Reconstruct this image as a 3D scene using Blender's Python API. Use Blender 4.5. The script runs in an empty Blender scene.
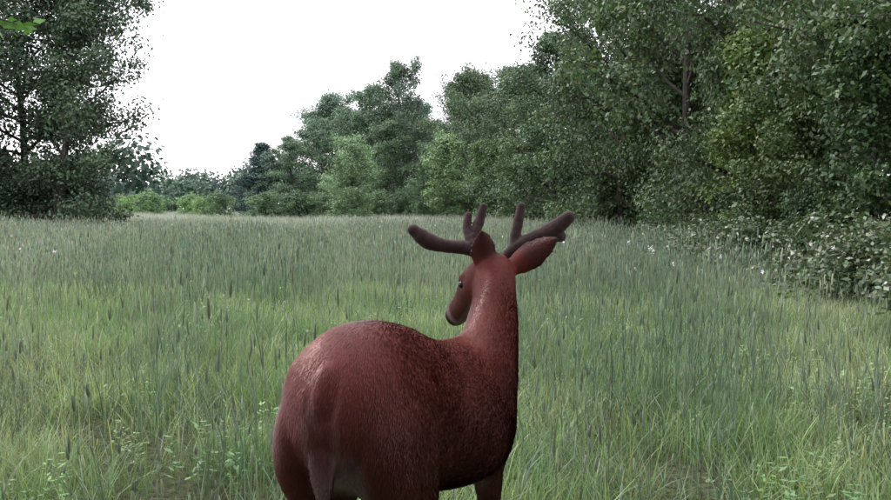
import bpy, math, random
import numpy as np
from mathutils import Vector, Matrix, noise
R=np.random.RandomState
sc=bpy.context.scene
sc.view_settings.view_transform='Standard'
sc.view_settings.look='None'
sc.view_settings.exposure=0
PI=math.pi

# ------------------------------------------------------------ helpers
def link(o,parent=None):
    sc.collection.objects.link(o)
    if parent: o.parent=parent
    return o
def mesh_np(name,V,F,mats=(),mi=None,col=None,smooth=False):
    """V (n,3), F list of arrays (m,k)"""
    me=bpy.data.meshes.new(name)
    V=np.asarray(V,dtype=np.float32)
    me.vertices.add(len(V)); me.vertices.foreach_set('co',V.ravel())
    if not isinstance(F,list): F=[F]
    F=[np.asarray(f,dtype=np.int32) for f in F if len(f)]
    tot=sum(f.size for f in F); n=sum(len(f) for f in F)
    me.loops.add(tot); me.polygons.add(n)
    me.loops.foreach_set('vertex_index',np.concatenate([f.ravel() for f in F]))
    ls=[];s=0
    for f in F:
        ls.append(s+np.arange(len(f))*f.shape[1]); s+=f.size
    me.polygons.foreach_set('loop_start',np.concatenate(ls).astype(np.int32))
    if mi is not None: me.polygons.foreach_set('material_index',np.asarray(mi,dtype=np.int32))
    if smooth: me.polygons.foreach_set('use_smooth',np.ones(n,dtype=bool))
    for m in mats: me.materials.append(m)
    me.update(calc_edges=True)
    if col is not None:
        a=me.color_attributes.new('tint','FLOAT_COLOR','POINT')
        c=np.ones((len(V),4),dtype=np.float32); c[:,:3]=col
        a.data.foreach_set('color',c.ravel())
    return me
def nrm(v):
    v=np.asarray(v,float); return v/(np.linalg.norm(v,axis=-1,keepdims=True)+1e-9)

def newmat(name):
    m=bpy.data.materials.new(name); m.use_nodes=True
    nt=m.node_tree; nt.nodes.clear()
    return m,nt,nt.nodes,nt.links
def N(nt,t,**k):
    n=nt.nodes.new(t)
    for a,b in k.items(): setattr(n,a,b)
    return n
def mixc(nt,blend,fac,a,b):
    n=nt.nodes.new('ShaderNodeMix'); n.data_type='RGBA'; n.blend_type=blend
    for idx,v in ((0,fac),(6,a),(7,b)):
        if isinstance(v,bpy.types.NodeSocket): nt.links.new(v,n.inputs[idx])
        elif isinstance(v,(int,float)): n.inputs[idx].default_value=v
        else: n.inputs[idx].default_value=(*v,1)
    return n.outputs[2]

def foliage_mat(name,c1,c2,transl=0.3,rough=0.5,spec=0.35,locscale=0.0,noisescale=0.6,c3=None,usecol=False):
    m,nt,ns,lk=newmat(name)
    att=N(nt,'ShaderNodeAttribute',attribute_name='tint')
    oi=N(nt,'ShaderNodeObjectInfo'); tc=N(nt,'ShaderNodeTexCoord')
    if c3 is not None:
        nz=N(nt,'ShaderNodeTexNoise'); nz.inputs['Scale'].default_value=locscale; nz.inputs['Detail'].default_value=4
        lk.new(tc.outputs['Object'],nz.inputs['Vector'])
        rp=N(nt,'ShaderNodeValToRGB'); e=rp.color_ramp.elements
        e[0].position=.36; e[0].color=(*c1,1); e[1].position=.62; e[1].color=(*c3,1)
        x=e.new(.49); x.color=(*c2,1)
        lk.new(nz.outputs[0],rp.inputs[0]); col=rp.outputs[0]
    else:
        col=mixc(nt,'MIX',oi.outputs['Random'],c1,c2)
    col=mixc(nt,'MULTIPLY',1.0,col,att.outputs['Color'])
    if usecol:
        nz2=N(nt,'ShaderNodeTexNoise'); nz2.inputs['Scale'].default_value=noisescale; nz2.inputs['Detail'].default_value=1
        lk.new(tc.outputs['Object'],nz2.inputs['Vector'])
        mr=N(nt,'ShaderNodeMapRange'); mr.inputs[1].default_value=.3; mr.inputs[2].default_value=.7; mr.inputs[3].default_value=.7; mr.inputs[4].default_value=1.3
        lk.new(nz2.outputs[0],mr.inputs[0])
        vm=N(nt,'ShaderNodeVectorMath',operation='SCALE'); lk.new(col,vm.inputs[0]); lk.new(mr.outputs[0],vm.inputs['Scale'])
        col=vm.outputs[0]
        col=mixc(nt,'MULTIPLY',1.0,col,oi.outputs['Color'])
    p=N(nt,'ShaderNodeBsdfPrincipled'); p.inputs['Roughness'].default_value=rough
    p.inputs['Specular IOR Level'].default_value=spec
    lk.new(col,p.inputs['Base Color'])
    t=N(nt,'ShaderNodeBsdfTranslucent')
    tcx=mixc(nt,'MULTIPLY',1.0,col,(1.5,1.7,.9)); lk.new(tcx,t.inputs['Color'])
    mx=N(nt,'ShaderNodeMixShader'); mx.inputs[0].default_value=transl
    lk.new(p.outputs[0],mx.inputs[1]); lk.new(t.outputs[0],mx.inputs[2])
    o=N(nt,'ShaderNodeOutputMaterial'); lk.new(mx.outputs[0],o.inputs[0])
    return m

M_grass=foliage_mat('grass_blades',(0.135,0.215,0.105),(0.19,0.27,0.135),.2,.5,.35,.5,3.0,(0.285,0.345,0.20))
M_stalk=foliage_mat('grass_stalks',(0.10,0.165,0.115),(0.155,0.215,0.15),.15,.55,.35,.4,3.0,(0.22,0.27,0.19))
M_mid=foliage_mat('meadow_midfield',(0.18,0.25,0.165),(0.245,0.31,0.215),.12,.55,.35,.22,3.0,(0.34,0.39,0.29))
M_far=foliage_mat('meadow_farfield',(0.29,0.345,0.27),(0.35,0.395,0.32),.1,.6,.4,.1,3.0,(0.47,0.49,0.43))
M_leaf=foliage_mat('tree_leaves',(0.052,0.090,0.050),(0.073,0.113,0.056),.13,.5,.32,0,.5,None,True)
M_bram=foliage_mat('bramble_leaves',(0.065,0.105,0.055),(0.095,0.135,0.075),.12,.36,.5,0,2.0)

def bark():
    m,nt,ns,lk=newmat('bark')
    tc=N(nt,'ShaderNodeTexCoord'); mp=N(nt,'ShaderNodeMapping'); mp.inputs['Scale'].default_value=(6,6,1.2)
    lk.new(tc.outputs['Object'],mp.inputs[0])
    nz=N(nt,'ShaderNodeTexNoise'); nz.inputs['Scale'].default_value=3; nz.inputs['Detail'].default_value=6
    lk.new(mp.outputs[0],nz.inputs['Vector'])
    rp=N(nt,'ShaderNodeValToRGB'); rp.color_ramp.elements[0].color=(.018,.015,.013,1); rp.color_ramp.elements[1].color=(.10,.085,.075,1)
    rp.color_ramp.elements[0].position=.35; rp.color_ramp.elements[1].position=.7
    lk.new(nz.outputs[0],rp.inputs[0])
    p=N(nt,'ShaderNodeBsdfPrincipled'); p.inputs['Roughness'].default_value=.9
    lk.new(rp.outputs[0],p.inputs['Base Color'])
    b=N(nt,'ShaderNodeBump'); b.inputs['Strength'].default_value=.6; b.inputs['Distance'].default_value=.03
    lk.new(nz.outputs[0],b.inputs['Height']); lk.new(b.outputs[0],p.inputs['Normal'])
    o=N(nt,'ShaderNodeOutputMaterial'); lk.new(p.outputs[0],o.inputs[0]); return m
M_bark=bark()

# ------------------------------------------------------------ ground
def hgt(x,y):
    x=np.asarray(x,float); y=np.asarray(y,float)
    ramp=np.clip((y-5)/10,0,1)
    return ramp*(.05*np.sin(x*.35+y*.21)+.05*np.sin(y*.17-x*.13+1)+.03*np.sin(x*.9+y*.5))
def edge_x(y):   # x of the woodland edge on the right
    y=np.asarray(y,float)
    return 4.6+.08*np.clip(y-8,0,18)-.03*np.clip(y-26,0,60)
gx=np.unique(np.concatenate([np.linspace(-900,-60,22),np.linspace(-60,40,101),np.linspace(40,900,22)]))
gy=np.unique(np.concatenate([np.linspace(-300,-10,10),np.linspace(-10,160,171),np.linspace(160,1200,25)]))
GX,GY=np.meshgrid(gx,gy); GZ=hgt(GX,GY)*(GY<155)
V=np.stack([GX.ravel(),GY.ravel(),GZ.ravel()],1)
nx=len(gx); ii=(np.arange(len(gy)-1)[:,None]*nx+np.arange(nx-1)[None]).ravel()
F=np.stack([ii,ii+1,ii+nx+1,ii+nx],1)
m,nt,ns,lk=newmat('soil_and_thatch')
tc=N(nt,'ShaderNodeTexCoord')
n1=N(nt,'ShaderNodeTexNoise'); n1.inputs['Scale'].default_value=22; n1.inputs['Detail'].default_value=9; n1.inputs['Roughness'].default_value=.7; lk.new(tc.outputs['Object'],n1.inputs['Vector'])
n2=N(nt,'ShaderNodeTexNoise'); n2.inputs['Scale'].default_value=.3; n2.inputs['Detail'].default_value=4; lk.new(tc.outputs['Object'],n2.inputs['Vector'])
r1=N(nt,'ShaderNodeValToRGB'); r1.color_ramp.elements[0].color=(.03,.035,.02,1); r1.color_ramp.elements[1].color=(.17,.19,.09,1)
r1.color_ramp.elements[0].position=.38; r1.color_ramp.elements[1].position=.66; lk.new(n1.outputs[0],r1.inputs[0])
c=mixc(nt,'MULTIPLY',.35,r1.outputs[0],n2.outputs['Color'])
p=N(nt,'ShaderNodeBsdfPrincipled'); p.inputs['Roughness'].default_value=.95; p.inputs['Specular IOR Level'].default_value=.1; lk.new(c,p.inputs['Base Color'])
b=N(nt,'ShaderNodeBump'); b.inputs['Distance'].default_value=.04; lk.new(n1.outputs[0],b.inputs['Height']); lk.new(b.outputs[0],p.inputs['Normal'])
o=N(nt,'ShaderNodeOutputMaterial'); lk.new(p.outputs[0],o.inputs[0])
link(bpy.data.objects.new('ground',mesh_np('ground',V,F,[m],smooth=True)))

# ------------------------------------------------------------ grass variants
class Acc:
    def __init__(s): s.V=[];s.F4=[];s.F3=[];s.C=[];s.n=0
    def add(s,V,F4=None,F3=None,C=None):
        V=np.asarray(V).reshape(-1,3)
        if F4 is not None: s.F4.append(np.asarray(F4)+s.n)
        if F3 is not None: s.F3.append(np.asarray(F3)+s.n)
        C=np.broadcast_to(np.asarray(C,float),V.shape) if C is not None else np.ones(V.shape)
        s.V.append(V); s.C.append(C); s.n+=len(V)
    def mesh(s,name,mats,smooth=False):
        F=[]
        if s.F4: F.append(np.concatenate(s.F4))
        if s.F3: F.append(np.concatenate(s.F3))
        return mesh_np(name,np.concatenate(s.V),F,mats,col=np.concatenate(s.C),smooth=smooth)
def blade(A,r,base,h,w,lean,az,col,segs=4,curl=1.0):
    t=np.linspace(0,1,segs+1)
    d=np.array([math.cos(az),math.sin(az),0]); sd=np.array([-d[1],d[0],0])
    tw=r.uniform(-1,1)
    out=lean*h*(t**(1.6))*curl
    z=h*(t-0.35*lean*lean*t**2)
    P=base+d*out[:,None]+np.array([0,0,1])*z[:,None]
    ww=w*np.clip(1.05-t,0.04,1)**.6*np.where(t<.2,.75,1)
    s=sd*math.cos(tw)+d*math.sin(tw)
    L=P-s*ww[:,None]/2; Rr=P+s*ww[:,None]/2
    V=np.empty((2*(segs+1),3)); V[0::2]=L; V[1::2]=Rr
    F=[[2*i,2*i+1,2*i+3,2*i+2] for i in range(segs)]
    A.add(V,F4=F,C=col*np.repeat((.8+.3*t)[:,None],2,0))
    return P[-1]
def head(A,r,p,dirv,L,rad,col,cheap=False):
    prof=[(0,.35),(.2,1),(.6,.9),(.9,.5),(1,.05)]; k=5
    if cheap: prof=[(0,.3),(.35,1),(1,.1)]; k=3
    d=nrm(dirv); a=nrm(np.cross(d,[.3,.9,.1])); b=np.cross(d,a)
    V=[]
    for t,q in prof:
        for j in range(k):
            an=2*PI*j/k+t; V.append(p+d*L*t+(a*math.cos(an)+b*math.sin(an))*rad*q*r.uniform(.75,1.25))
    F=[[i*k+j,i*k+(j+1)%k,(i+1)*k+(j+1)%k,(i+1)*k+j] for i in range(len(prof)-1) for j in range(k)]
    A.add(V,F4=F,C=col)
def tint(r,s=.18): return np.array([1+r.uniform(-s,s),1+r.uniform(-s,s)*.8,1+r.uniform(-s,s)])*r.uniform(.75,1.25)

src=bpy.data.collections.new('meadow_grass_tufts')
idx=[]; 
def reg(kind,me):
    o=bpy.data.objects.new('tuft_%02d'%len(idx),me); src.objects.link(o); idx.append(kind)
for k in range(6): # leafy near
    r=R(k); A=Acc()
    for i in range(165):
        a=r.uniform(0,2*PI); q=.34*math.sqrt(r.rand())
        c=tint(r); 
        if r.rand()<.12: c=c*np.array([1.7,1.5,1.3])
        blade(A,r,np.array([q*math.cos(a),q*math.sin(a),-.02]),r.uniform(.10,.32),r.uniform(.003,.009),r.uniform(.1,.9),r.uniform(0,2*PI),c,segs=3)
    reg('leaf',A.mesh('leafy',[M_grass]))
for k in range(7): # stalks near
    r=R(50+k); A=Acc()
    for i in range(14):
        a=r.uniform(0,2*PI); q=.26*math.sqrt(r.rand()); h=r.uniform(.42,.9); az=r.uniform(0,2*PI)
        base=np.array([q*math.cos(a),q*math.sin(a),-.02]); c=tint(r,.12)*r.choice([.65,.85,1.05,1.4]); ln=r.uniform(.0,.12)
        rr=R(i*7+k); tip=blade(A,rr,base,h,.0045,ln,az,c,segs=3)
        d=np.array([math.cos(az)*ln*1.6,math.sin(az)*ln*1.6,1])
        if r.rand()<.8: head(A,r,tip-d*.01,d,r.uniform(.05,.12),r.uniform(.004,.007),c*np.array([1.25,1.2,1.15]))
        for j in range(r.randint(1,4)):
            t=r.uniform(.05,.6); pt=base+np.array([math.cos(az),math.sin(az),0])*ln*h*t**1.6+np.array([0,0,h*t])
            blade(A,r,pt,r.uniform(.12,.28),r.uniform(.005,.009),r.uniform(.15,.7),r.uniform(0,2*PI),c,segs=3)
    reg('stalk',A.mesh('stalk',[M_stalk]))
for k in range(3): # weeds
    r=R(90+k); A=Acc()
    for i in range(10):
        a=r.uniform(0,2*PI); q=.2*math.sqrt(r.rand()); base=np.array([q*math.cos(a),q*math.sin(a),0]); h=r.uniform(.1,.3)
        c=tint(r)*np.array([.9,1.0,.8]); az=r.uniform(0,6.28); blade(A,r,base,h,.004,.15,az,c*.8)
        for j in range(13):
            t=r.uniform(.2,1); an=r.uniform(0,6.28); L=r.uniform(.02,.05); d=np.array([math.cos(an),math.sin(an),r.uniform(-.2,.6)]); sd=np.array([-d[1],d[0],0])
            p0=base+np.array([math.cos(az)*.15*h*t**1.6,math.sin(az)*.15*h*t**1.6,h*t])
            A.add([p0,p0+d*L*.5+sd*L*.25,p0+d*L,p0+d*L*.5-sd*L*.25],F4=[[0,1,2,3]],C=c)
    reg('weed',A.mesh('weed',[M_grass]))
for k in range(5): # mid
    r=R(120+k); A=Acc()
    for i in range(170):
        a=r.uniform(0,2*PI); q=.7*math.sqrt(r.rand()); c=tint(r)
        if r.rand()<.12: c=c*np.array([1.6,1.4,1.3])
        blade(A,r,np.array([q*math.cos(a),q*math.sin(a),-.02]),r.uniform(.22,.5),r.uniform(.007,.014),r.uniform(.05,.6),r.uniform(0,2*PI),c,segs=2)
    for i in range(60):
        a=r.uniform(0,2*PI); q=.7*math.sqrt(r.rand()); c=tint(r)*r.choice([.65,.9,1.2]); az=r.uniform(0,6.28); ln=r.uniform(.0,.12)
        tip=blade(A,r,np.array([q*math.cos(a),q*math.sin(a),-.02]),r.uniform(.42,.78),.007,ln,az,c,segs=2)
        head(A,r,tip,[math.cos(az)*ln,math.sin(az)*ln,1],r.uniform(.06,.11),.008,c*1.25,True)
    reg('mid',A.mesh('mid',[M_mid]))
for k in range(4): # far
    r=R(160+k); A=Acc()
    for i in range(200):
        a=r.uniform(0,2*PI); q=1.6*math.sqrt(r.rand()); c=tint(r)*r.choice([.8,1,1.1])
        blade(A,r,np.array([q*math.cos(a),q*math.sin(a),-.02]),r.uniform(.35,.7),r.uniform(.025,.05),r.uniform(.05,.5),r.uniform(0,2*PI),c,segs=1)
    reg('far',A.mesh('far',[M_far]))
idx=np.array(idx)

def gn_scatter(name,pts,rot,scl,ids,coll,realize=True):
    me=bpy.data.meshes.new(name); me.vertices.add(len(pts)); me.vertices.foreach_set('co',np.asarray(pts,np.float32).ravel())
    a=me.attributes.new('rot','FLOAT_VECTOR','POINT'); a.data.foreach_set('vector',np.asarray(rot,np.float32).ravel())
    a=me.attributes.new('scl','FLOAT_VECTOR','POINT'); a.data.foreach_set('vector',np.asarray(scl,np.float32).ravel())
    a=me.attributes.new('idx','INT','POINT'); a.data.foreach_set('value',np.asarray(ids,np.int32))
    o=link(bpy.data.objects.new(name,me))
    ng=bpy.data.node_groups.new(name+'_gn','GeometryNodeTree')
    ng.interface.new_socket('Geometry',in_out='INPUT',socket_type='NodeSocketGeometry')
    ng.interface.new_socket('Geometry',in_out='OUTPUT',socket_type='NodeSocketGeometry')
    gi=ng.nodes.new('NodeGroupInput'); go=ng.nodes.new('NodeGroupOutput')
    ci=ng.nodes.new('GeometryNodeCollectionInfo'); ci.inputs[0].default_value=coll; ci.inputs['Separate Children'].default_value=True; ci.inputs['Reset Children'].default_value=True
    ip=ng.nodes.new('GeometryNodeInstanceOnPoints'); ip.inputs['Pick Instance'].default_value=True
    def na(n,t):
        x=ng.nodes.new('GeometryNodeInputNamedAttribute'); x.data_type=t; x.inputs[0].default_value=n
        return [s for s in x.outputs if s.enabled and s.name=='Attribute'][0]
    L=ng.links.new
    L(gi.outputs[0],ip.inputs['Points']); L(ci.outputs[0],ip.inputs['Instance'])
    L(na('idx','INT'),ip.inputs['Instance Index']); L(na('rot','FLOAT_VECTOR'),ip.inputs['Rotation']); L(na('scl','FLOAT_VECTOR'),ip.inputs['Scale'])
    if realize:
        rl=ng.nodes.new('GeometryNodeRealizeInstances'); L(ip.outputs[0],rl.inputs[0]); L(rl.outputs[0],go.inputs[0])
    else: L(ip.outputs[0],go.inputs[0])
    md=o.modifiers.new('scatter','NODES'); md.node_group=ng
    print(name,len(pts))
    return o
def sn(x,y,s,seed):
    return np.array([noise.noise(Vector((a*s,b*s,seed))) for a,b in zip(x,y)])
r=R(7); P=[];I=[];S=[]
def zone(y0,y1,dens,kinds,smin,smax,patch=None,xmax_off=1.0,hfun=None,left=None):
    xl=.62*y1+3 if left is None else left
    n=int(dens*(y1-y0)*(2*xl)); x=r.uniform(-xl,xl,n); y=r.uniform(y0,y1,n)
    k=(np.abs(x)<.62*np.maximum(y,0)+3)&(x<edge_x(y)+xmax_off)
    x=x[k];y=y[k]
    if patch:
        v=sn(x,y,patch[0],patch[1]); kk=r.rand(len(x))<np.clip(patch[2]+v*patch[3],0.03,1); x=x[kk];y=y[kk]
    s=r.uniform(smin,smax,len(x)); sz=s*r.uniform(.85,1.15,len(x))
    if hfun is not None: sz=sz*hfun(x,y)
    P.append(np.stack([x,y,hgt(x,y)],1)); S.append(np.stack([s,s,sz],1))
    ids=np.concatenate([np.where(idx==q)[0] for q in kinds]); I.append(r.choice(ids,len(x)))
near=lambda x,y: np.clip(.55+(y-1.5)*.16,.5,1)
zone(-2,14,9.5,['leaf'],.75,1.15,None,2.0,near)
zone(2.7,14,2.6,['weed'],.7,1.2,(.5,3,.5,1.2),1.5,near)
zone(3.0,7,8,['stalk'],.75,1.05,(.45,9,.45,1.9),.6,lambda x,y: np.clip(.6+(y-3.0)*.25,.5,1))
zone(7,16,5.5,['stalk'],.8,1.1,(.3,5,.55,1.5),.6)
zone(14,40,1.7,['mid'],.8,1.15,(.2,6,.8,.8),.8)
zone(14,26,1.0,['stalk'],.9,1.2,(.2,15,.6,1.0),.8)
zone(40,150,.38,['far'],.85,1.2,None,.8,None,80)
P=np.concatenate(P);S=np.concatenate(S);I=np.concatenate(I)
rot=np.stack([r.uniform(-.06,.06,len(P)),r.uniform(-.06,.06,len(P)),r.uniform(0,6.28,len(P))],1)
gn_scatter('meadow_grass',P,rot,S,I,src)

# white wildflowers
m,nt,ns,lk=newmat('white_petals'); p=N(nt,'ShaderNodeBsdfPrincipled'); p.inputs['Roughness'].default_value=.7
nz=N(nt,'ShaderNodeTexNoise'); nz.inputs['Scale'].default_value=60; rp=N(nt,'ShaderNodeValToRGB'); rp.color_ramp.elements[0].color=(.6,.6,.6,1); rp.color_ramp.elements[1].color=(.82,.82,.84,1)
lk.new(nz.outputs[0],rp.inputs[0]); lk.new(rp.outputs[0],p.inputs['Base Color'])
o=N(nt,'ShaderNodeOutputMaterial'); lk.new(p.outputs[0],o.inputs[0]); M_pet=m
fsrc=bpy.data.collections.new('flower_parts')
for k in range(2):
    rr=R(300+k); A=Acc(); h=.72
    blade(A,rr,np.array([0,0,0.]),h,.004,.06,0,np.ones(3))
    nF=len(A.F4[0])
    for j in range(9):
        an=rr.uniform(0,6.28); q=.015*math.sqrt(rr.rand()); cx=np.array([.06*h+q*math.cos(an),q*math.sin(an),h+rr.uniform(-.02,.02)]); s_=.006
        A.add([cx+[s_,0,0],cx+[0,s_,.003],cx-[s_,0,0],cx-[0,s_,.003]],F4=[[0,1,2,3]],C=np.ones(3))
    me=A.mesh('flower',[M_stalk,M_pet]); mi=np.ones(len(me.polygons),int); mi[:nF]=0; me.polygons.foreach_set('material_index',mi)
    o=bpy.data.objects.new('flower_%d'%k,me); fsrc.objects.link(o)
n=900; y=8+r.rand(n)**1.2*80; x=r.uniform(-1,1,n)*(.6*y+1); k=(x<edge_x(y)-.5); x=x[k]; y=y[k]
v=sn(x,y,.12,33); k=v>-.0; x=x[k];y=y[k]
y2=r.uniform(9,24,160); x=np.concatenate([x,edge_x(y2)+r.uniform(-.7,1.6,160)]); y=np.concatenate([y,y2]); n=len(x)
sz=r.uniform(.9,1.3,n)[:,None]*np.ones(3)
gn_scatter('white_wildflowers',np.stack([x,y,hgt(x,y)],1),np.stack([r.uniform(-.2,.2,n),r.uniform(-.2,.2,n),r.uniform(0,6,n)],1),sz,r.randint(0,2,n),fsrc)

# ------------------------------------------------------------ trees
def tube(A,pts,rad,k=6):
    pts=np.asarray(pts,float); n=len(pts)
    T=nrm(np.gradient(pts,axis=0)); ref=np.array([.31,.2,.9]) if abs(T[0][2])<.8 else np.array([1,.1,0])
    a=nrm(np.cross(T,ref)); b=np.cross(T,a)
    an=np.arange(k)*2*PI/k
    V=(pts[:,None]+(a[:,None]*np.cos(an)[None,:,None]+b[:,None]*np.sin(an)[None,:,None])*np.asarray(rad)[:,None,None]).reshape(-1,3)
    F=[[i*k+j,i*k+(j+1)%k,(i+1)*k+(j+1)%k,(i+1)*k+j] for i in range(n-1) for j in range(k)]
    A.add(V,F4=F)
def make_tree(name,seed,H,Rad,base,nprim=22,nsec=6,ntw=5,nleaf=52,leaf=.14,spread=.30,prof=None,up=(.15,1.0),trunk_r=None,mat=None):
    r=R(seed); A=Acc(); prof=prof or (lambda u: math.sin(PI*min(1,.2+.78*u))**.6)
    tr=trunk_r or H*.016
    n=9; tz=np.linspace(0,H*.95,n); w=np.cumsum(r.normal(0,H*.012,(n,2)),0); w[0]=0
    TP=np.column_stack([w,tz]); rad=tr*np.linspace(1,.12,n); rad[0]*=1.4
    tube(A,TP,rad,8)
    C=[];D=[]
    for i in range(nprim):
        u=(i+r.rand())/nprim; t=base+(1-base)*u*.97
        p0=np.array([np.interp(t*H*.95,tz,TP[:,0]),np.interp(t*H*.95,tz,TP[:,1]),t*H*.95])
        az=i*2.4+r.uniform(-.6,.6); L=Rad*prof(u)*r.uniform(.6,1.25)
        el=up[0]+(up[1]-up[0])*u+r.uniform(-.2,.2)
        d=np.array([math.cos(az)*math.cos(el),math.sin(az)*math.cos(el),math.sin(el)])
        tt=np.linspace(0,1,5)
        PP=p0+d*L*tt[:,None]+np.array([0,0,1])*(.12*L*np.sin(tt*PI)*r.uniform(-.8,1))[:,None]+np.cumsum(r.normal(0,.03*L,(5,3)),0)*(tt>0)[:,None]
        r0=tr*.42*(1-.6*u); tube(A,PP,r0*np.linspace(1,.2,5),5)
        for j in range(nsec):
            s=.25+.75*(j+r.rand())/nsec
            q0=np.array([np.interp(s,tt,PP[:,c]) for c in range(3)])
            d2=nrm(d*.7+r.normal(0,.65,3)+np.array([0,0,.15])); L2=(.30*L+.25)*r.uniform(.5,1.2)*(1.15-.5*s)
            QQ=q0+d2*L2*np.linspace(0,1,3)[:,None]
            tube(A,QQ,r0*.3*np.array([1,.6,.2]),4)
            for l in range(ntw):
                v=r.uniform(.2,1.1); C.append(q0+d2*L2*v+r.normal(0,.16*L2+.05,3)); D.append(d2)
    nb=sum(len(f) for f in A.F4)
    C=np.array(C); m=len(C); cnt=nleaf
    br=r.uniform(.72,1.28,m)
    ctr=np.repeat(C,cnt,0); off=r.normal(0,1,(m*cnt,3))*np.array([spread,spread,spread*.6])*np.repeat(r.uniform(.6,1.3,m),cnt)[:,None]
    pos=ctr+off; pos[:,2]=np.maximum(pos[:,2],.1)
    nn=len(pos)
    nrmv=nrm(off*.8/spread+np.array([0,0,.9])+r.normal(0,.7,(nn,3)))
    a=nrm(np.cross(nrmv,r.normal(0,1,(nn,3)))); b=np.cross(nrmv,a)
    s=leaf*r.uniform(.6,1.3,nn)[:,None]
    V=np.stack([pos-a*s*.5,pos-b*s*.3+a*s*.05,pos+a*s*.5-nrmv*s*.12,pos+b*s*.3+a*s*.05],1).reshape(-1,3)
    F=np.arange(nn*4).reshape(-1,4)
    c=np.repeat(br,cnt)*r.uniform(.75,1.25,nn); cc=np.stack([c*r.uniform(.85,1.25,nn),c,c*r.uniform(.75,1.1,nn)],1)
    A.add(V,F4=F,C=np.repeat(cc,4,0))
    me=A.mesh(name,[M_bark,mat or M_leaf])
    mi=np.ones(len(me.polygons),int); mi[:nb]=0; me.polygons.foreach_set('material_index',mi)
    return me
T={}
T['oakA']=make_tree('oakA',1,14,4.6,.10,28,7,5,34,.19,.36)
T['oakB']=make_tree('oakB',2,13,4.0,.08,28,7,5,34,.18,.34)
T['mapA']=make_tree('mapA',3,12,3.4,.06,28,6,5,36,.17,.30,up=(.3,1.1))
T['mapB']=make_tree('mapB',4,15,3.8,.18,28,7,5,34,.18,.34,up=(.2,1.1))
T['full']=make_tree('full',14,14,4.4,.06,44,8,5,34,.17,.36,up=(-.1,1.1))
T['round']=make_tree('round',5,6,2.3,.03,30,6,5,34,.12,.2,up=(.0,1.2))
T['cedar']=make_tree('cedar',6,8,2.0,.02,40,6,4,34,.12,.15,prof=lambda u:(1-u)**.7+.12,up=(.3,.9))
T['sap']=make_tree('sap',8,6.5,2.0,.12,24,5,4,40,.13,.2,up=(.3,1.0),trunk_r=.05)
T['near']=make_tree('near',11,13,4.4,.10,34,8,6,34,.125,.26,up=(-.05,1.0))
T['shrub']=make_tree('shrub',9,2.4,1.4,.02,22,5,4,26,.11,.14,up=(.1,1.2),trunk_r=.03)
T['bram']=make_tree('bram',10,1.0,.95,.02,26,4,3,9,.11,.11,up=(.1,1.2),trunk_r=.012,mat=M_bram)
T['bram2']=make_tree('bram2',12,1.1,1.05,.02,26,4,3,9,.10,.11,up=(.0,1.0),trunk_r=.012,mat=M_bram)
def put(kind,name,x,y,s=1.0,sz=None,col=(1,1,1),rz=None):
    o=link(bpy.data.objects.new(name,T[kind])); o.location=(x,y,float(hgt(x,y))-.03)
    o.scale=(s,s,s if sz is None else sz); o.rotation_euler=(0,0,random.uniform(0,6.28) if rz is None else rz)
    f=1+max(0,y-55)/220; o.color=(col[0]*f,col[1]*f,col[2]*f*f,1); return o  # distance haze painted into the tint: far trees paler and bluer
random.seed(5)
# left foreground-side oak
put('full','oak_tree',-18.4,46,1.0,1.05,(.85,.92,1.15))
put('full','oak_tree',-21.5,49,1.05,1.15,(.8,.88,1.15),2.0)
put('full','oak_tree',-25.5,45,1.1,1.1,(.85,.92,1.15),4.0)
put('shrub','shrub',-24,44,1.2,1.0,(.8,.85,1.0)); put('shrub','shrub',-21,47,1.1,.9,(.8,.85,1.0)); put('shrub','shrub',-19,49,1.1,.9,(.8,.85,1.0))
# right woodland: edge row
for (k,x,y,s,sz,c) in [
 ('near',9.4,13.0,.8,.95,(1.25,1.25,1.2)),('near',9.1,19,.85,1.0,(1.15,1.15,1.2)),('mapB',11.5,16.5,.9,1,(.8,.8,.9)),
 ('near',8.2,25,.8,1.05,(1.25,1.25,1.25)),('mapA',7.6,31,.95,1.15,(1.1,1.15,1.2)),('full',7.0,38,.78,1.05,(1.2,1.22,1.3)),
 ('mapB',7.4,45,.8,.85,(1.25,1.25,1.45)),('oakB',6.4,53,.85,.84,(1.4,1.45,1.55)),('mapA',5.6,61,1.0,.85,(1.45,1.45,1.55)),
 ('oakB',5.0,69,.95,.88,(1.4,1.35,1.6)),('oakA',3.2,77,.85,.88,(1.5,1.45,1.6))]:
    put(k,'maple_tree' if k not in('oakA','full') else 'oak_tree',x,y,s,sz,c)
for i in range(22):
    y=10+i*3.3+random.uniform(-1.5,1.5); x=float(edge_x(y))+random.uniform(6,10)
    put(random.choice(['oakA','oakB','mapA','mapB']),random.choice(['oak_tree','maple_tree']),x,y,random.uniform(.9,1.1),random.uniform(.85,1.0)*(1 if y<40 else .82),(.85,.85,1.0))
for i in range(16):
    y=12+i*4.2+random.uniform(-1,1); x=float(edge_x(y))+random.uniform(1.6,3.6)
    put('sap','sapling_tree',x,y,random.uniform(.6,1.0),None,(1.35,1.4,1.2) if i%3 else (2.0,2.0,1.2))
for i in range(22):
    y=20+i*2.7+random.uniform(-1,1); x=float(edge_x(y))+random.uniform(1.0,3.5)
    put('shrub','shrub',x,y,random.uniform(.6,1.0),None,(1.05,1.1,1.1))
for i in range(50):
    y=8.5+(i/50)**1.2*20+random.uniform(-.4,.4); x=float(edge_x(y))+random.uniform(.0,3.2)
    put(random.choice(['bram','bram2']),'bramble_bush',x,y,random.uniform(.7,1.15),random.uniform(.5,.85))
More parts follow.
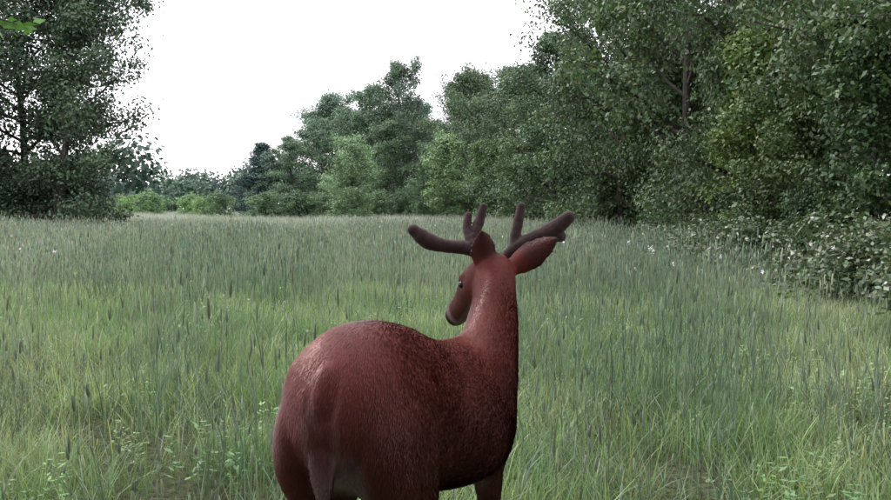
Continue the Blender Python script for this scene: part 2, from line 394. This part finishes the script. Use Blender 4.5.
# central woodland
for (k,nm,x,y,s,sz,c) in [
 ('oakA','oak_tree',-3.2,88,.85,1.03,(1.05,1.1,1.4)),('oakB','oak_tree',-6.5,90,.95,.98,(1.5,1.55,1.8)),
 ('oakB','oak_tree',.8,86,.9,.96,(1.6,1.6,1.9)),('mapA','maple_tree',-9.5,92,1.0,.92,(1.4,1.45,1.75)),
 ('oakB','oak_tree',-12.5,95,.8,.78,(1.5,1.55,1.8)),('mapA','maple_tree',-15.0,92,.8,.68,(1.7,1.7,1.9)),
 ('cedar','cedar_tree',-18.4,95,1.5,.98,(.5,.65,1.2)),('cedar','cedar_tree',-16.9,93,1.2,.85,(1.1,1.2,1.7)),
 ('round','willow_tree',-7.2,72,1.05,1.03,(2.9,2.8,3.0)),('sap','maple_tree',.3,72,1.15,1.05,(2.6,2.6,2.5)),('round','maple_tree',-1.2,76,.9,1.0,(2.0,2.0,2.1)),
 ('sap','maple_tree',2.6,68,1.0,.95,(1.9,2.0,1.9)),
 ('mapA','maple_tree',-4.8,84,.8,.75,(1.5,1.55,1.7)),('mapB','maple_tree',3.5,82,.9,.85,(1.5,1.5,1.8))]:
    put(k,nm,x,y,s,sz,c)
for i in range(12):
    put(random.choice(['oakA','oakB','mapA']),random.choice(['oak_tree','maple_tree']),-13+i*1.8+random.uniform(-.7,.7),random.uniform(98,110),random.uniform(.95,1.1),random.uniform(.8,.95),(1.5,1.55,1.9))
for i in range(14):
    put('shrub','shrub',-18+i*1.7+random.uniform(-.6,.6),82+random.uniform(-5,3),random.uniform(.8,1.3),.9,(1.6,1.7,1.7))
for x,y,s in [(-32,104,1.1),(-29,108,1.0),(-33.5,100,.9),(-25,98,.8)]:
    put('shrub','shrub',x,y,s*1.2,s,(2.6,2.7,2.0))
# woodland edge behind the camera (the camera hangs on a tree there)
for x,y,k in [(-5.5,-6,'oakA'),(-1,-7.5,'full'),(4,-6,'oakB'),(9,-4,'mapB')]:
    put(k,'oak_tree' if k[0]!='m' else 'maple_tree',x,y,1.0,1.0)
# distant trees: one mesh mass
def distant(name,x0,x1,y,hmin,hmax,n,seed,col):
    r=R(seed); A=Acc(); 
    for i in range(n):
        cx=r.uniform(x0,x1); cy=y+r.uniform(-8,8); h=r.uniform(hmin,hmax)*(1+.2*math.sin(cx*.13)); w=h*.42; q=700
        u=nrm(r.normal(0,1,(q,3)))*(r.rand(q)**.35)[:,None]*(1+.25*np.sin(r.rand(q)*9))[:,None]*.85
        pos=np.array([cx,cy,h*.5])+u*np.array([w,w,h*.5]); pos[:,2]=np.maximum(pos[:,2],.2)
        nv=nrm(u+r.normal(0,.5,(q,3))+[0,0,.4]); a=nrm(np.cross(nv,r.normal(0,1,(q,3)))); b=np.cross(nv,a); s=h*.04
        V=np.stack([pos-a*s,pos-b*s*.7,pos+a*s,pos+b*s*.7],1).reshape(-1,3)
        c=r.uniform(.7,1.2)*np.ones(3)*r.uniform(.8,1.2,(q,1)); A.add(V,F4=np.arange(q*4).reshape(-1,4),C=np.repeat(c,4,0))
        tube(A,[[cx,cy,0],[cx,cy,h*.6]],[.2,.1],5)
    o=link(bpy.data.objects.new(name,A.mesh(name,[M_leaf]))); o.color=(*col,1)  # bluish col paints the distance haze into the leaves
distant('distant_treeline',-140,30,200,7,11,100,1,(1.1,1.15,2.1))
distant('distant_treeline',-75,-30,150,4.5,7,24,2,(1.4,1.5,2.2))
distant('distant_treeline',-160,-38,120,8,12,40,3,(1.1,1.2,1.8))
# young tree just outside the left of the view, one low branch reaching in
A=Acc(); rr=R(5)
tube(A,[[-3.0,3.9,0],[-3.02,3.92,1.2],[-2.95,3.95,2.2],[-3.0,4.0,3.4]],[.04,.033,.025,.01],8)
brs=[[[-2.97,3.94,1.9],[-2.5,4.0,2.12],[-2.1,4.02,2.17],[-1.80,4.05,2.07]],[[-2.96,3.95,2.3],[-2.6,3.8,2.7],[-2.2,3.8,2.8]],[[-2.97,3.95,2.5],[-3.4,4.1,2.9],[-3.7,4.2,3.1]],[[-2.97,3.95,2.0],[-3.4,3.7,2.4],[-3.8,3.5,2.5]],[[-3,4,3],[-2.8,4.3,3.5],[-2.6,4.5,3.7]]]
for b in brs: tube(A,b,np.linspace(.014,.003,len(b)),5)
nb=sum(len(f) for f in A.F4)
for b in brs:
    b=np.array(b)
    for i in range(110):
        t=rr.uniform(.35,1)*(len(b)-1); k=min(int(t),len(b)-2); p0=b[k]+(b[k+1]-b[k])*(t-k)
        d=nrm(rr.normal(0,1,3)+[.2,0,-.5]); st=rr.uniform(.03,.1); p1=p0+d*st; L=rr.uniform(.04,.075); sd=nrm(np.cross(d,rr.normal(0,1,3)))
        A.add([p1,p1+d*L*.35+sd*L*.3,p1+d*L,p1+d*L*.35-sd*L*.3],F4=[[0,1,2,3]],C=np.array([1.5,1.9,1.0])*rr.uniform(.8,1.2))
me=A.mesh('young_ash',[M_bark,M_leaf]); mi=np.ones(len(me.polygons),int); mi[:nb]=0; me.polygons.foreach_set('material_index',mi)
o=link(bpy.data.objects.new('young_ash_tree',me)); o.color=(1.1,1.2,1.0,1)

# ------------------------------------------------------------ deer
deer=link(bpy.data.objects.new('white_tailed_deer',None))
PH=math.radians(24); Hd=np.array([math.sin(PH),math.cos(PH),0]); Sd=np.array([math.cos(PH),-math.sin(PH),0]); O=np.array([-.270,2.10,0])
def B(s,l,z): return O+Hd*s+Sd*l+np.array([0,0,z])
def catmull(M,sub):
    M=np.asarray(M,float); n=len(M); out=[]
    for i in range(n-1):
        p0=M[max(i-1,0)];p1=M[i];p2=M[i+1];p3=M[min(i+2,n-1)]
        for t in np.arange(sub)/sub:
            out.append(.5*((2*p1)+(-p0+p2)*t+(2*p0-5*p1+4*p2-p3)*t*t+(-p0+3*p1-3*p2+p3)*t**3))
    out.append(M[-1]); return np.array(out)
DA=Acc(); caps=[]; combs=[]
def loft(stations,side,k=28,sub=6,cup=0,comb=-1,egg=True,acc=None):
    """stations: (p,ra,rb,tap)"""
    acc=acc or DA
    M=catmull([[*s[0],s[1],s[2],s[3] if len(s)>3 else 0] for s in stations],sub)
    P=M[:,:3]; T_=nrm(np.gradient(P,axis=0)); side=np.asarray(side,float)
    a=nrm(side-T_*(T_@side)[:,None]); b=np.cross(a,T_)
    an=np.arange(k)*2*PI/k; c=np.cos(an); s=np.sin(an)
    ra=np.maximum(M[:,3],.002);rb=np.maximum(M[:,4],.002)
    V=P[:,None]+a[:,None]*(ra[:,None]*c[None]*(1-M[:,5][:,None]*s[None]))[...,None]+b[:,None]*(rb[:,None]*s[None]+cup*ra[:,None]*(c[None]**2))[...,None]
    n=len(P); V=V.reshape(-1,3)
    F=[[i*k+j,i*k+(j+1)%k,(i+1)*k+(j+1)%k,(i+1)*k+j] for i in range(n-1) for j in range(k)]
    V=np.concatenate([V,[P[0]],[P[-1]]])
    f3=[[n*k,(j+1)%k,j] for j in range(k)]+[[n*k+1,(n-1)*k+j,(n-1)*k+(j+1)%k] for j in range(k)]
    acc.add(V,F4=F,F3=f3)
    if acc is DA: combs.append((P,comb*T_,np.maximum(ra,rb)))
# torso
loft([(B(-.01,0,.87),.05,.06),(B(.02,0,.86),.110,.125),(B(.08,0,.845),.158,.178,-.04),(B(.17,0,.83),.183,.204,.02),(B(.28,0,.81),.188,.208,.12),
      (B(.40,0,.772),.195,.206,.18),(B(.53,0,.738),.200,.205,.2),(B(.66,0,.718),.192,.208,.25),(B(.77,0,.715),.166,.205,.3),(B(.87,0,.72),.13,.18,.15),(B(.95,0,.74),.07,.11)],Sd,k=40)
# hip and haunch muscle over the pelvis
for sg in (-1,1):
    loft([(B(.06,sg*.09,.93),.03,.03),(B(.10,sg*.100,.90),.062,.075),(B(.15,sg*.110,.83),.078,.11),(B(.17,sg*.112,.74),.082,.12),(B(.18,sg*.11,.66),.06,.09)],Sd,comb=1)
# hind legs & front legs
for sg,ds in ((-1,0.0),(1,.07)):
    loft([(B(.13,sg*.07,.90),.05,.06),(B(.13,sg*.085,.82),.09,.125),(B(.14+ds*.3,sg*.10,.72),.094,.135),(B(.17+ds*.5,sg*.10,.62),.078,.115),(B(.17+ds,sg*.105,.53),.050,.078),(B(.09+ds,sg*.10,.44),.03,.045),
          (B(.03+ds,sg*.10,.385),.026,.038),(B(.045+ds,sg*.10,.31),.019,.024),(B(.06+ds,sg*.10,.18),.016,.019),(B(.065+ds,sg*.10,.10),.020,.024),(B(.085+ds,sg*.10,.06),.019,.021),(B(.10+ds,sg*.10,.03),.02,.025)],Sd,comb=1)
for sg,ds in ((-1,-.04),(1,.03)):
    loft([(B(.80,sg*.07,.84),.04,.05),(B(.78,sg*.10,.76),.06,.10),(B(.77,sg*.112,.66),.060,.09),(B(.73,sg*.105,.56),.046,.065),(B(.735+ds,sg*.095,.45),.032,.04),(B(.745+ds,sg*.09,.36),.026,.03),(B(.745+ds,sg*.09,.32),.027,.03),
          (B(.74+ds,sg*.09,.24),.017,.02),(B(.735+ds,sg*.09,.12),.016,.018),(B(.74+ds,sg*.09,.09),.02,.023),(B(.755+ds,sg*.09,.055),.018,.02),(B(.765+ds,sg*.09,.03),.02,.024)],Sd,comb=1)
# neck
loft([(B(.68,0,.72),.10,.13),(np.array([.09,2.78,.77]),.118,.145),(np.array([.128,2.85,.87]),.092,.120),(np.array([.146,2.91,.965]),.078,.098),(np.array([.153,2.955,1.04]),.068,.085),(np.array([.154,2.99,1.10]),.060,.070),(np.array([.15,3.01,1.125]),.03,.04)],[.95,-.1,0],k=32)
# head
P0=np.array([.152,2.985,1.100]); NS=np.array([.016,3.160,.950]); hd=nrm(NS-P0); hs=nrm(np.cross(hd,[0,0,1])); hu=np.cross(hs,hd)
def Hh(s,l,u): return P0+hd*s+hs*l+hu*u
loft([(Hh(-.05,0,-.01),.03,.03),(Hh(-.02,0,0),.055,.055),(Hh(.03,0,.003),.067,.066),(Hh(.08,0,0),.068,.071,.1),(Hh(.12,0,-.004),.058,.064,.1),(Hh(.165,0,-.010),.043,.052,.1),(Hh(.21,0,-.016),.036,.043),(Hh(.245,0,-.018),.034,.039),(Hh(.268,0,-.018),.027,.031),(Hh(.28,0,-.018),.013,.016)],hs,k=28)
for sg in (-1,1): # brow & cheek
    loft([(Hh(.06,sg*.048,.033),.01,.01),(Hh(.085,sg*.053,.029),.018,.016),(Hh(.11,sg*.048,.020),.01,.01)],hs,k=12)
    loft([(Hh(.02,sg*.03,-.03),.02,.03),(Hh(.07,sg*.036,-.044),.022,.032),(Hh(.13,sg*.024,-.036),.014,.02)],hs,k=14)
# ears
eL0=np.array([.126,2.970,1.10]);eL1=np.array([.110,2.925,1.232]); eR0=np.array([.192,2.995,1.10]);eR1=np.array([.350,2.985,1.208])
def ear(p0,p1,side,w,cup):
    d=p1-p0; q=lambda t:p0+d*t
    loft([(q(-.12),.012,.012),(q(.05),.022,.016),(q(.22),w*.8,.010),(q(.45),w,.007),(q(.68),w*.86,.006),(q(.87),w*.5,.006),(q(1.0),w*.1,.004)],side,k=24,cup=cup,comb=1)
ear(eL0,eL1,[1,.15,0],.044,-.45)
ear(eR0,eR1,[-.35,.1,.8],.046,.45)
# tail
loft([(B(.06,0,.95),.02,.02),(B(.015,0,.925),.026,.016),(B(-.008,.002,.87),.030,.014),(B(-.014,.004,.79),.034,.012),(B(-.016,.006,.71),.032,.012),(B(-.016,.008,.65),.016,.010),(B(-.014,.008,.63),.004,.004)],Sd,k=16,comb=1)
raw=bpy.data.objects.new('raw',DA.mesh('raw',[])); sc.collection.objects.link(raw)
md=raw.modifiers.new('r','REMESH'); md.mode='VOXEL'; md.voxel_size=.0055; md.use_smooth_shade=True
md=raw.modifiers.new('s','SMOOTH'); md.iterations=8; md.factor=.5
dg=bpy.context.evaluated_depsgraph_get(); bm_=bpy.data.meshes.new_from_object(raw.evaluated_get(dg)); bpy.data.objects.remove(raw)
n=len(bm_.vertices); V=np.empty(n*3,np.float32); bm_.vertices.foreach_get('co',V); V=V.reshape(-1,3).astype(float)
# extra relaxation of trunk and neck so the muscles flow into each other
def sm(x,a,b): 
    t=np.clip((x-a)/(b-a),0,1); return t*t*(3-2*t)
ed=np.empty(len(bm_.edges)*2,np.int32); bm_.edges.foreach_get('vertices',ed); ed=ed.reshape(-1,2)
deg=np.bincount(ed.ravel(),minlength=n)[:,None].astype(float)
q=V-O; s_=q@Hd
wgt=sm(V[:,2],.5,.6)*(1-sm(V[:,2],1.02,1.08))*sm(s_,.015,.06); hq=V-P0; wgt=wgt*(1-((hq@hd>.02)&(V[:,2]>.9)&(V[:,1]>2.97)))
wgt=wgt[:,None]*.6
for it in range(110):
    L=np.zeros_like(V)
    for c in range(3): L[:,c]=np.bincount(ed[:,0],V[ed[:,1],c],n)+np.bincount(ed[:,1],V[ed[:,0],c],n)
    V=V+(L/deg-V)*wgt
bm_.vertices.foreach_set('co',V.astype(np.float32).ravel()); bm_.update()
Nn=np.empty(n*3,np.float32); bm_.vertices.foreach_get('normal',Nn); Nn=Nn.reshape(-1,3).astype(float)
print('deer verts',n)
def coat(V):
    q=V-O; s=q@Hd; l=q@Sd; z=V[:,2]
    C=np.tile([.092,.0180,.0128],(len(V),1))
    def mx(C,c,f): return C*(1-f[:,None])+np.array(c)*f[:,None]
    C=mx(C,[.040,.0085,.007],(1-sm(np.abs(l+.0),.0,.05))*sm(z,.88,.98)*sm(s,.05,.2)*(1-sm(s,.5,.8))*.45)
    C=mx(C,[.030,.0060,.0054],(1-sm(z,.70,.96))*.78)  # shade painted into the coat: lower body darker than the back
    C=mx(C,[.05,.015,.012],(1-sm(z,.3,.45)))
    C=mx(C,[.24,.20,.20],(1-sm(z,.525,.565))*sm(s,.25,.35)*(1-sm(s,.62,.7))*(z>.45))
    C=mx(C,[.16,.12,.13],(1-sm(np.abs(l-.02),.025,.085))*(1-sm(s,.03,.11))*(1-sm(z,.66,.80))*sm(z,.45,.55)*.85)
    C=mx(C,[.14,.075,.08],(1-sm(np.abs(l+.15),.0,.04))*(1-sm(s,.10,.20))*(1-sm(z,.84,.92))*sm(z,.66,.78)*.6)
    tail=(1-sm(s,-.004,.012))*(z>.6)*(np.abs(l)<.05)*(1-sm(z,.84,.92)*.8); te=sm(np.abs(l-.004),.024,.036)
    C=mx(C,[.036,.009,.0075],tail*(1-te)*.7); C=mx(C,[.09,.05,.05],tail*te*.4)
    h=V-P0; hsn=h@hd; hl=h@hs; hup=h@hu; hr=np.sqrt(hl**2+(hup+.01)**2); inh=(hr<.095)&(hsn>-.01)&(z>.88)
    C=mx(C,[.045,.014,.012],inh*sm(hsn,.05,.12)*.7)
    C=mx(C,[.20,.16,.16],inh*sm(hsn,.222,.235)*(1-sm(hsn,.242,.250))*.7)
    C=mx(C,[.010,.009,.009],inh*sm(hsn,.246,.254)*sm(hup,-.050,-.036))
    C=mx(C,[.18,.14,.14],inh*(1-sm(hup,-.060,-.044))*sm(hsn,.10,.14))
    er=(np.linalg.norm(np.stack([hsn-.092,np.abs(hl)-.060,hup-.012],1),axis=1)); C=mx(C,[.10,.06,.055],inh*(1-sm(er,.018,.027))*.5)
    for e0,e1 in ((eL0,eL1),(eR0,eR1)):
        d=e1-e0; L=np.linalg.norm(d); t=((V-e0)@d)/L**2; dist=np.linalg.norm(V-e0-np.outer(t,d),axis=1)
        m_=sm(t,.28,.46)*(t<1.1)*(dist<.055)
        C=mx(C,[.045,.014,.014],m_*.85); C=mx(C,[.012,.007,.007],m_*sm(dist,.028,.040)*.8); C=mx(C,[.012,.007,.007],m_*sm(t,.82,1.0)*.7)
    return C
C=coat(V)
for e0,e1 in ((eL0,eL1),(eR0,eR1)):
    d=e1-e0; L=np.linalg.norm(d); t=((V-e0)@d)/L**2; dist=np.linalg.norm(V-e0-np.outer(t,d),axis=1)
    f=((t>.3)&(t<1)&(dist<.05)&(Nn[:,1]>.2))[:,None]*.6
    C=C*(1-f)+np.array([.32,.24,.22])*f
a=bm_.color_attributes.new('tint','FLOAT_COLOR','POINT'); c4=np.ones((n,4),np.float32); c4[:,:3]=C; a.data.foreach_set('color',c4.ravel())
bm_.polygons.foreach_set('use_smooth',np.ones(len(bm_.polygons),bool))
def coatmat(name,rough,spec,bump):
    m,nt,ns,lk=newmat(name)
    att=N(nt,'ShaderNodeAttribute',attribute_name='tint'); tc=N(nt,'ShaderNodeTexCoord')
    n1=N(nt,'ShaderNodeTexNoise'); n1.inputs['Scale'].default_value=11; n1.inputs['Detail'].default_value=5; lk.new(tc.outputs['Object'],n1.inputs['Vector'])
    mr=N(nt,'ShaderNodeMapRange'); mr.inputs[1].default_value=.3; mr.inputs[2].default_value=.7; mr.inputs[3].default_value=.8; mr.inputs[4].default_value=1.2; lk.new(n1.outputs[0],mr.inputs[0])
    vm=N(nt,'ShaderNodeVectorMath',operation='SCALE'); lk.new(att.outputs['Color'],vm.inputs[0]); lk.new(mr.outputs[0],vm.inputs['Scale'])
    p=N(nt,'ShaderNodeBsdfPrincipled'); p.inputs['Roughness'].default_value=rough; lk.new(vm.outputs[0],p.inputs['Base Color'])
    p.inputs['Specular IOR Level'].default_value=spec; p.inputs['Specular Tint'].default_value=(1,.62,.62,1)
    if bump:
        n2=N(nt,'ShaderNodeTexNoise'); n2.inputs['Scale'].default_value=160; n2.inputs['Detail'].default_value=4; lk.new(tc.outputs['Object'],n2.inputs['Vector'])
        b=N(nt,'ShaderNodeBump'); b.inputs['Strength'].default_value=.25; b.inputs['Distance'].default_value=.002; lk.new(n2.outputs[0],b.inputs['Height']); lk.new(b.outputs[0],p.inputs['Normal'])
    o=N(nt,'ShaderNodeOutputMaterial'); lk.new(p.outputs[0],o.inputs[0]); return m
M_coat=coatmat('deer_coat',.6,.25,True); M_fur=coatmat('deer_fur',.40,.36,False)
bm_.materials.clear(); bm_.materials.append(M_coat)
link(bpy.data.objects.new('body',bm_),deer)
# fur
r=R(77)
npz=len(bm_.polygons); lt=np.empty(npz,np.int32); bm_.polygons.foreach_get('loop_total',lt); lstart=np.empty(npz,np.int32); bm_.polygons.foreach_get('loop_start',lstart)
lv=np.empty(len(bm_.loops),np.int32); bm_.loops.foreach_get('vertex_index',lv); ar=np.empty(npz,np.float32); bm_.polygons.foreach_get('area',ar)
q4=np.where(lt==4)[0]; quads=lv[lstart[q4][:,None]+np.arange(4)]; w=ar[q4].astype(float)
cz=V[quads[:,0]][:,2]; w=w*np.where(cz>.45,1,.3); w/=w.sum()
NF=250000
pick=r.choice(len(q4),NF,p=w); u=r.rand(NF)[:,None]; v=r.rand(NF)[:,None]; Q=quads[pick]
def bil(X): return (X[Q[:,0]]*(1-u)+X[Q[:,1]]*u)*(1-v)+(X[Q[:,3]]*(1-u)+X[Q[:,2]]*u)*v
fp=bil(V); fn=nrm(bil(Nn)); fc=bil(C)
SP=np.concatenate([c[0] for c in combs]); ST=np.concatenate([c[1] for c in combs]); SR=np.concatenate([c[2] for c in combs])
dirs=np.zeros((NF,3))
for i in range(0,NF,5000):
    d=np.linalg.norm(fp[i:i+5000,None]-SP[None],axis=2)-SR[None]*.7
    wgt=np.exp(-(d-d.min(1,keepdims=True))/.06)
    dirs[i:i+5000]=wgt@ST
dirs=nrm(dirs)+np.array([0,0,-.45])
tg=nrm(dirs-fn*(np.sum(dirs*fn,1))[:,None]); 
hh=fp-P0; hdist=np.linalg.norm(hh-np.outer(np.clip(hh@hd,0,.28),hd),axis=1)
nose=(hdist<.09)&(fp[:,2]>.9)&((hh@hd)>.245)
hf=1-sm(hdist,.07,.17)
ln=(.013*(1-hf)+.0055*hf)*(1-.4*sm(fp[:,2],1.1,1.15))*r.uniform(.6,1.3,NF); ln[nose]=.001
cl=np.array([noise.noise_vector(Vector(p*9)) for p in fp])
dd=nrm(tg+fn*r.uniform(.10,.24,NF)[:,None]+r.normal(0,.10,(NF,3))+cl*.08)
sdv=nrm(np.cross(dd,fn)); wd=(.0008-.0003*hf)[:,None]
A_=fp-fn*.0004; VV=np.stack([A_-sdv*wd,A_+sdv*wd,A_+dd*ln[:,None]*.6+sdv*wd*.7,A_+dd*ln[:,None]-fn*(ln[:,None]*.08)],1).reshape(-1,3)
fcc=fc*r.uniform(.65,1.4,NF)[:,None]*np.stack([np.ones(NF),r.uniform(.9,1.3,NF),r.uniform(.9,1.25,NF)],1)
tf=(.45*(1-hf))[:,None]
tipc=np.stack([fcc*.85,fcc*.85,fcc*(1+tf*.5),fcc*(1+tf)],1).reshape(-1,3)  # lighter tips paint a sheen into the hair colour
f=mesh_np('fur',VV,np.arange(NF*4).reshape(-1,4),[M_fur],col=tipc)
link(bpy.data.objects.new('fur',f),deer)
# antlers (velvet)
AA=Acc()
def beam(pts,rad):
    r2=R(len(pts)*3+int(abs(pts[0][0])*1000)); M=catmull([[*p,q] for p,q in zip(pts,rad)],6)
    q=M[:,3]*(1+r2.normal(0,.04,len(M)))
    d=nrm(M[-1,:3]-M[-2,:3]); e=M[-1,3]
    ext=[(M[-1,:3]+d*e*math.sin(t),e*math.cos(t)) for t in (.5,1.0,1.35)]
    P=np.concatenate([M[:,:3],[x[0] for x in ext]]); q=np.concatenate([q,[x[1] for x in ext]])
    k=14; T_=nrm(np.gradient(P,axis=0)); a=nrm(np.cross(T_,[.1,.97,.15])); b=np.cross(a,T_); an=np.arange(k)*2*PI/k
    VV=(P[:,None]+(a[:,None]*np.cos(an)[None,:,None]+b[:,None]*np.sin(an)[None,:,None])*q[:,None,None]).reshape(-1,3); n=len(P)
    F=[[i*k+j,i*k+(j+1)%k,(i+1)*k+(j+1)%k,(i+1)*k+j] for i in range(n-1) for j in range(k)]
    VV=np.concatenate([VV,[P[0]],[P[-1]+T_[-1]*.001]]); f3=[[n*k,(j+1)%k,j] for j in range(k)]+[[n*k+1,(n-1)*k+j,(n-1)*k+(j+1)%k] for j in range(k)]
    AA.add(VV,F4=F,F3=f3)
beam([[.125,3.02,1.12],[.098,3.02,1.158],[.06,3.02,1.174],[.0,3.015,1.180],[-.055,3.01,1.196],[-.100,3.0,1.230]],[.020,.022,.023,.022,.027,.020])
beam([[.075,3.02,1.165],[.086,3.04,1.20],[.106,3.06,1.25],[.122,3.07,1.302]],[.020,.018,.017,.0145])
beam([[.085,3.02,1.18],[.068,3.05,1.230],[.073,3.07,1.275]],[.016,.014,.013])
beam([[.185,3.05,1.12],[.205,3.05,1.152],[.24,3.05,1.180],[.29,3.05,1.204],[.34,3.04,1.228],[.390,3.03,1.270]],[.020,.022,.024,.025,.030,.021])
beam([[.225,3.05,1.17],[.224,3.06,1.205],[.233,3.07,1.252],[.244,3.08,1.304]],[.021,.018,.0165,.0145])
beam([[.325,3.04,1.21],[.352,3.04,1.214],[.368,3.05,1.208]],[.026,.025,.018])
raw=bpy.data.objects.new('raw2',AA.mesh('raw2',[])); sc.collection.objects.link(raw)
md=raw.modifiers.new('r','REMESH'); md.mode='VOXEL'; md.voxel_size=.003; md.use_smooth_shade=True
md=raw.modifiers.new('s','SMOOTH'); md.iterations=5; md.factor=.5
dg=bpy.context.evaluated_depsgraph_get(); am=bpy.data.meshes.new_from_object(raw.evaluated_get(dg)); bpy.data.objects.remove(raw)
am.polygons.foreach_set('use_smooth',np.ones(len(am.polygons),bool))
m,nt,ns,lk=newmat('antler_velvet'); tc=N(nt,'ShaderNodeTexCoord')
n1=N(nt,'ShaderNodeTexNoise'); n1.inputs['Scale'].default_value=40; n1.inputs['Detail'].default_value=6; lk.new(tc.outputs['Object'],n1.inputs['Vector'])
rp=N(nt,'ShaderNodeValToRGB'); rp.color_ramp.elements[0].color=(.012,.006,.007,1); rp.color_ramp.elements[1].color=(.055,.026,.026,1); lk.new(n1.outputs[0],rp.inputs[0])
p=N(nt,'ShaderNodeBsdfPrincipled'); p.inputs['Roughness'].default_value=.8; p.inputs['Specular IOR Level'].default_value=.2; p.inputs['Sheen Weight'].default_value=.12; lk.new(rp.outputs[0],p.inputs['Base Color'])
b=N(nt,'ShaderNodeBump'); b.inputs['Distance'].default_value=.004; lk.new(n1.outputs[0],b.inputs['Height']); lk.new(b.outputs[0],p.inputs['Normal'])
o=N(nt,'ShaderNodeOutputMaterial'); lk.new(p.outputs[0],o.inputs[0]); am.materials.clear(); am.materials.append(m)
link(bpy.data.objects.new('antlers',am),deer)
# eyes
m,nt,ns,lk=newmat('eye_gloss'); n1=N(nt,'ShaderNodeTexNoise'); rp=N(nt,'ShaderNodeValToRGB'); rp.color_ramp.elements[0].color=(.006,.004,.004,1); rp.color_ramp.elements[1].color=(.02,.012,.01,1)
p=N(nt,'ShaderNodeBsdfPrincipled'); lk.new(n1.outputs[0],rp.inputs[0]); lk.new(rp.outputs[0],p.inputs['Base Color']); p.inputs['Roughness'].default_value=.08
o=N(nt,'ShaderNodeOutputMaterial'); lk.new(p.outputs[0],o.inputs[0])
EA=Acc()
for sg in (-1,1): loft([(Hh(.082,sg*.061,.012),.002,.002),(Hh(.086,sg*.061,.012),.009,.009),(Hh(.094,sg*.061,.012),.013,.013),(Hh(.102,sg*.060,.012),.009,.009),(Hh(.106,sg*.060,.012),.002,.002)],hs,k=16,sub=3,acc=EA)
link(bpy.data.objects.new('eyes',EA.mesh('eyes',[m],smooth=True)),deer)
# hooves
m,nt,ns,lk=newmat('hoof_horn'); n1=N(nt,'ShaderNodeTexNoise'); n1.inputs['Scale'].default_value=50; rp=N(nt,'ShaderNodeValToRGB'); rp.color_ramp.elements[0].color=(.012,.01,.01,1); rp.color_ramp.elements[1].color=(.04,.033,.03,1)
p=N(nt,'ShaderNodeBsdfPrincipled'); lk.new(n1.outputs[0],rp.inputs[0]); lk.new(rp.outputs[0],p.inputs['Base Color']); p.inputs['Roughness'].default_value=.4
o=N(nt,'ShaderNodeOutputMaterial'); lk.new(p.outputs[0],o.inputs[0])
HA=Acc()
for s_,l_ in ((.10,-.10),(.17,.10),(.725,-.09),(.795,.09)):
    for tw in (-.012,.012):
        loft([(B(s_-.005,l_+tw,.05),.010,.016),(B(s_+.005,l_+tw,.03),.012,.022),(B(s_+.015,l_+tw,.012),.013,.030),(B(s_+.02,l_+tw,.0),.013,.034)],Sd,k=12,sub=3,acc=HA)
link(bpy.data.objects.new('hooves',HA.mesh('hooves',[m],smooth=True)),deer)

# ------------------------------------------------------------ light
w=bpy.data.worlds.new('World'); sc.world=w; w.use_nodes=True; nt=w.node_tree; nt.nodes.clear()
sky=N(nt,'ShaderNodeTexSky'); sky.sky_type='NISHITA'; sky.sun_disc=False
EL=math.radians(56); AZ=math.radians(-50)
sky.sun_elevation=EL; sky.sun_rotation=AZ
b1=N(nt,'ShaderNodeBackground'); b1.inputs[1].default_value=.06; nt.links.new(sky.outputs[0],b1.inputs[0])
b2=N(nt,'ShaderNodeBackground'); b2.inputs[0].default_value=(1.0,.955,1.0,1); b2.inputs[1].default_value=2.15
ad=N(nt,'ShaderNodeAddShader'); nt.links.new(b1.outputs[0],ad.inputs[0]); nt.links.new(b2.outputs[0],ad.inputs[1])
o=N(nt,'ShaderNodeOutputWorld'); nt.links.new(ad.outputs[0],o.inputs[0])
sl=bpy.data.lights.new('sun','SUN'); sl.energy=2.4; sl.angle=math.radians(12); sl.color=(1,.96,.92)
so=link(bpy.data.objects.new('sun',sl))
dv=Vector((math.sin(AZ)*math.cos(EL),math.cos(AZ)*math.cos(EL),math.sin(EL)))
so.rotation_euler=dv.to_track_quat('Z','Y').to_euler(); so.location=(0,0,30)
# ------------------------------------------------------------ camera
cd=bpy.data.cameras.new('camera'); co=link(bpy.data.objects.new('camera',cd)); sc.camera=co
cd.sensor_width=36; cd.lens=38.6; cd.clip_end=3000; cd.clip_start=.05
co.location=(0,0,1.3); co.rotation_euler=(math.radians(90-2.53),0,0)
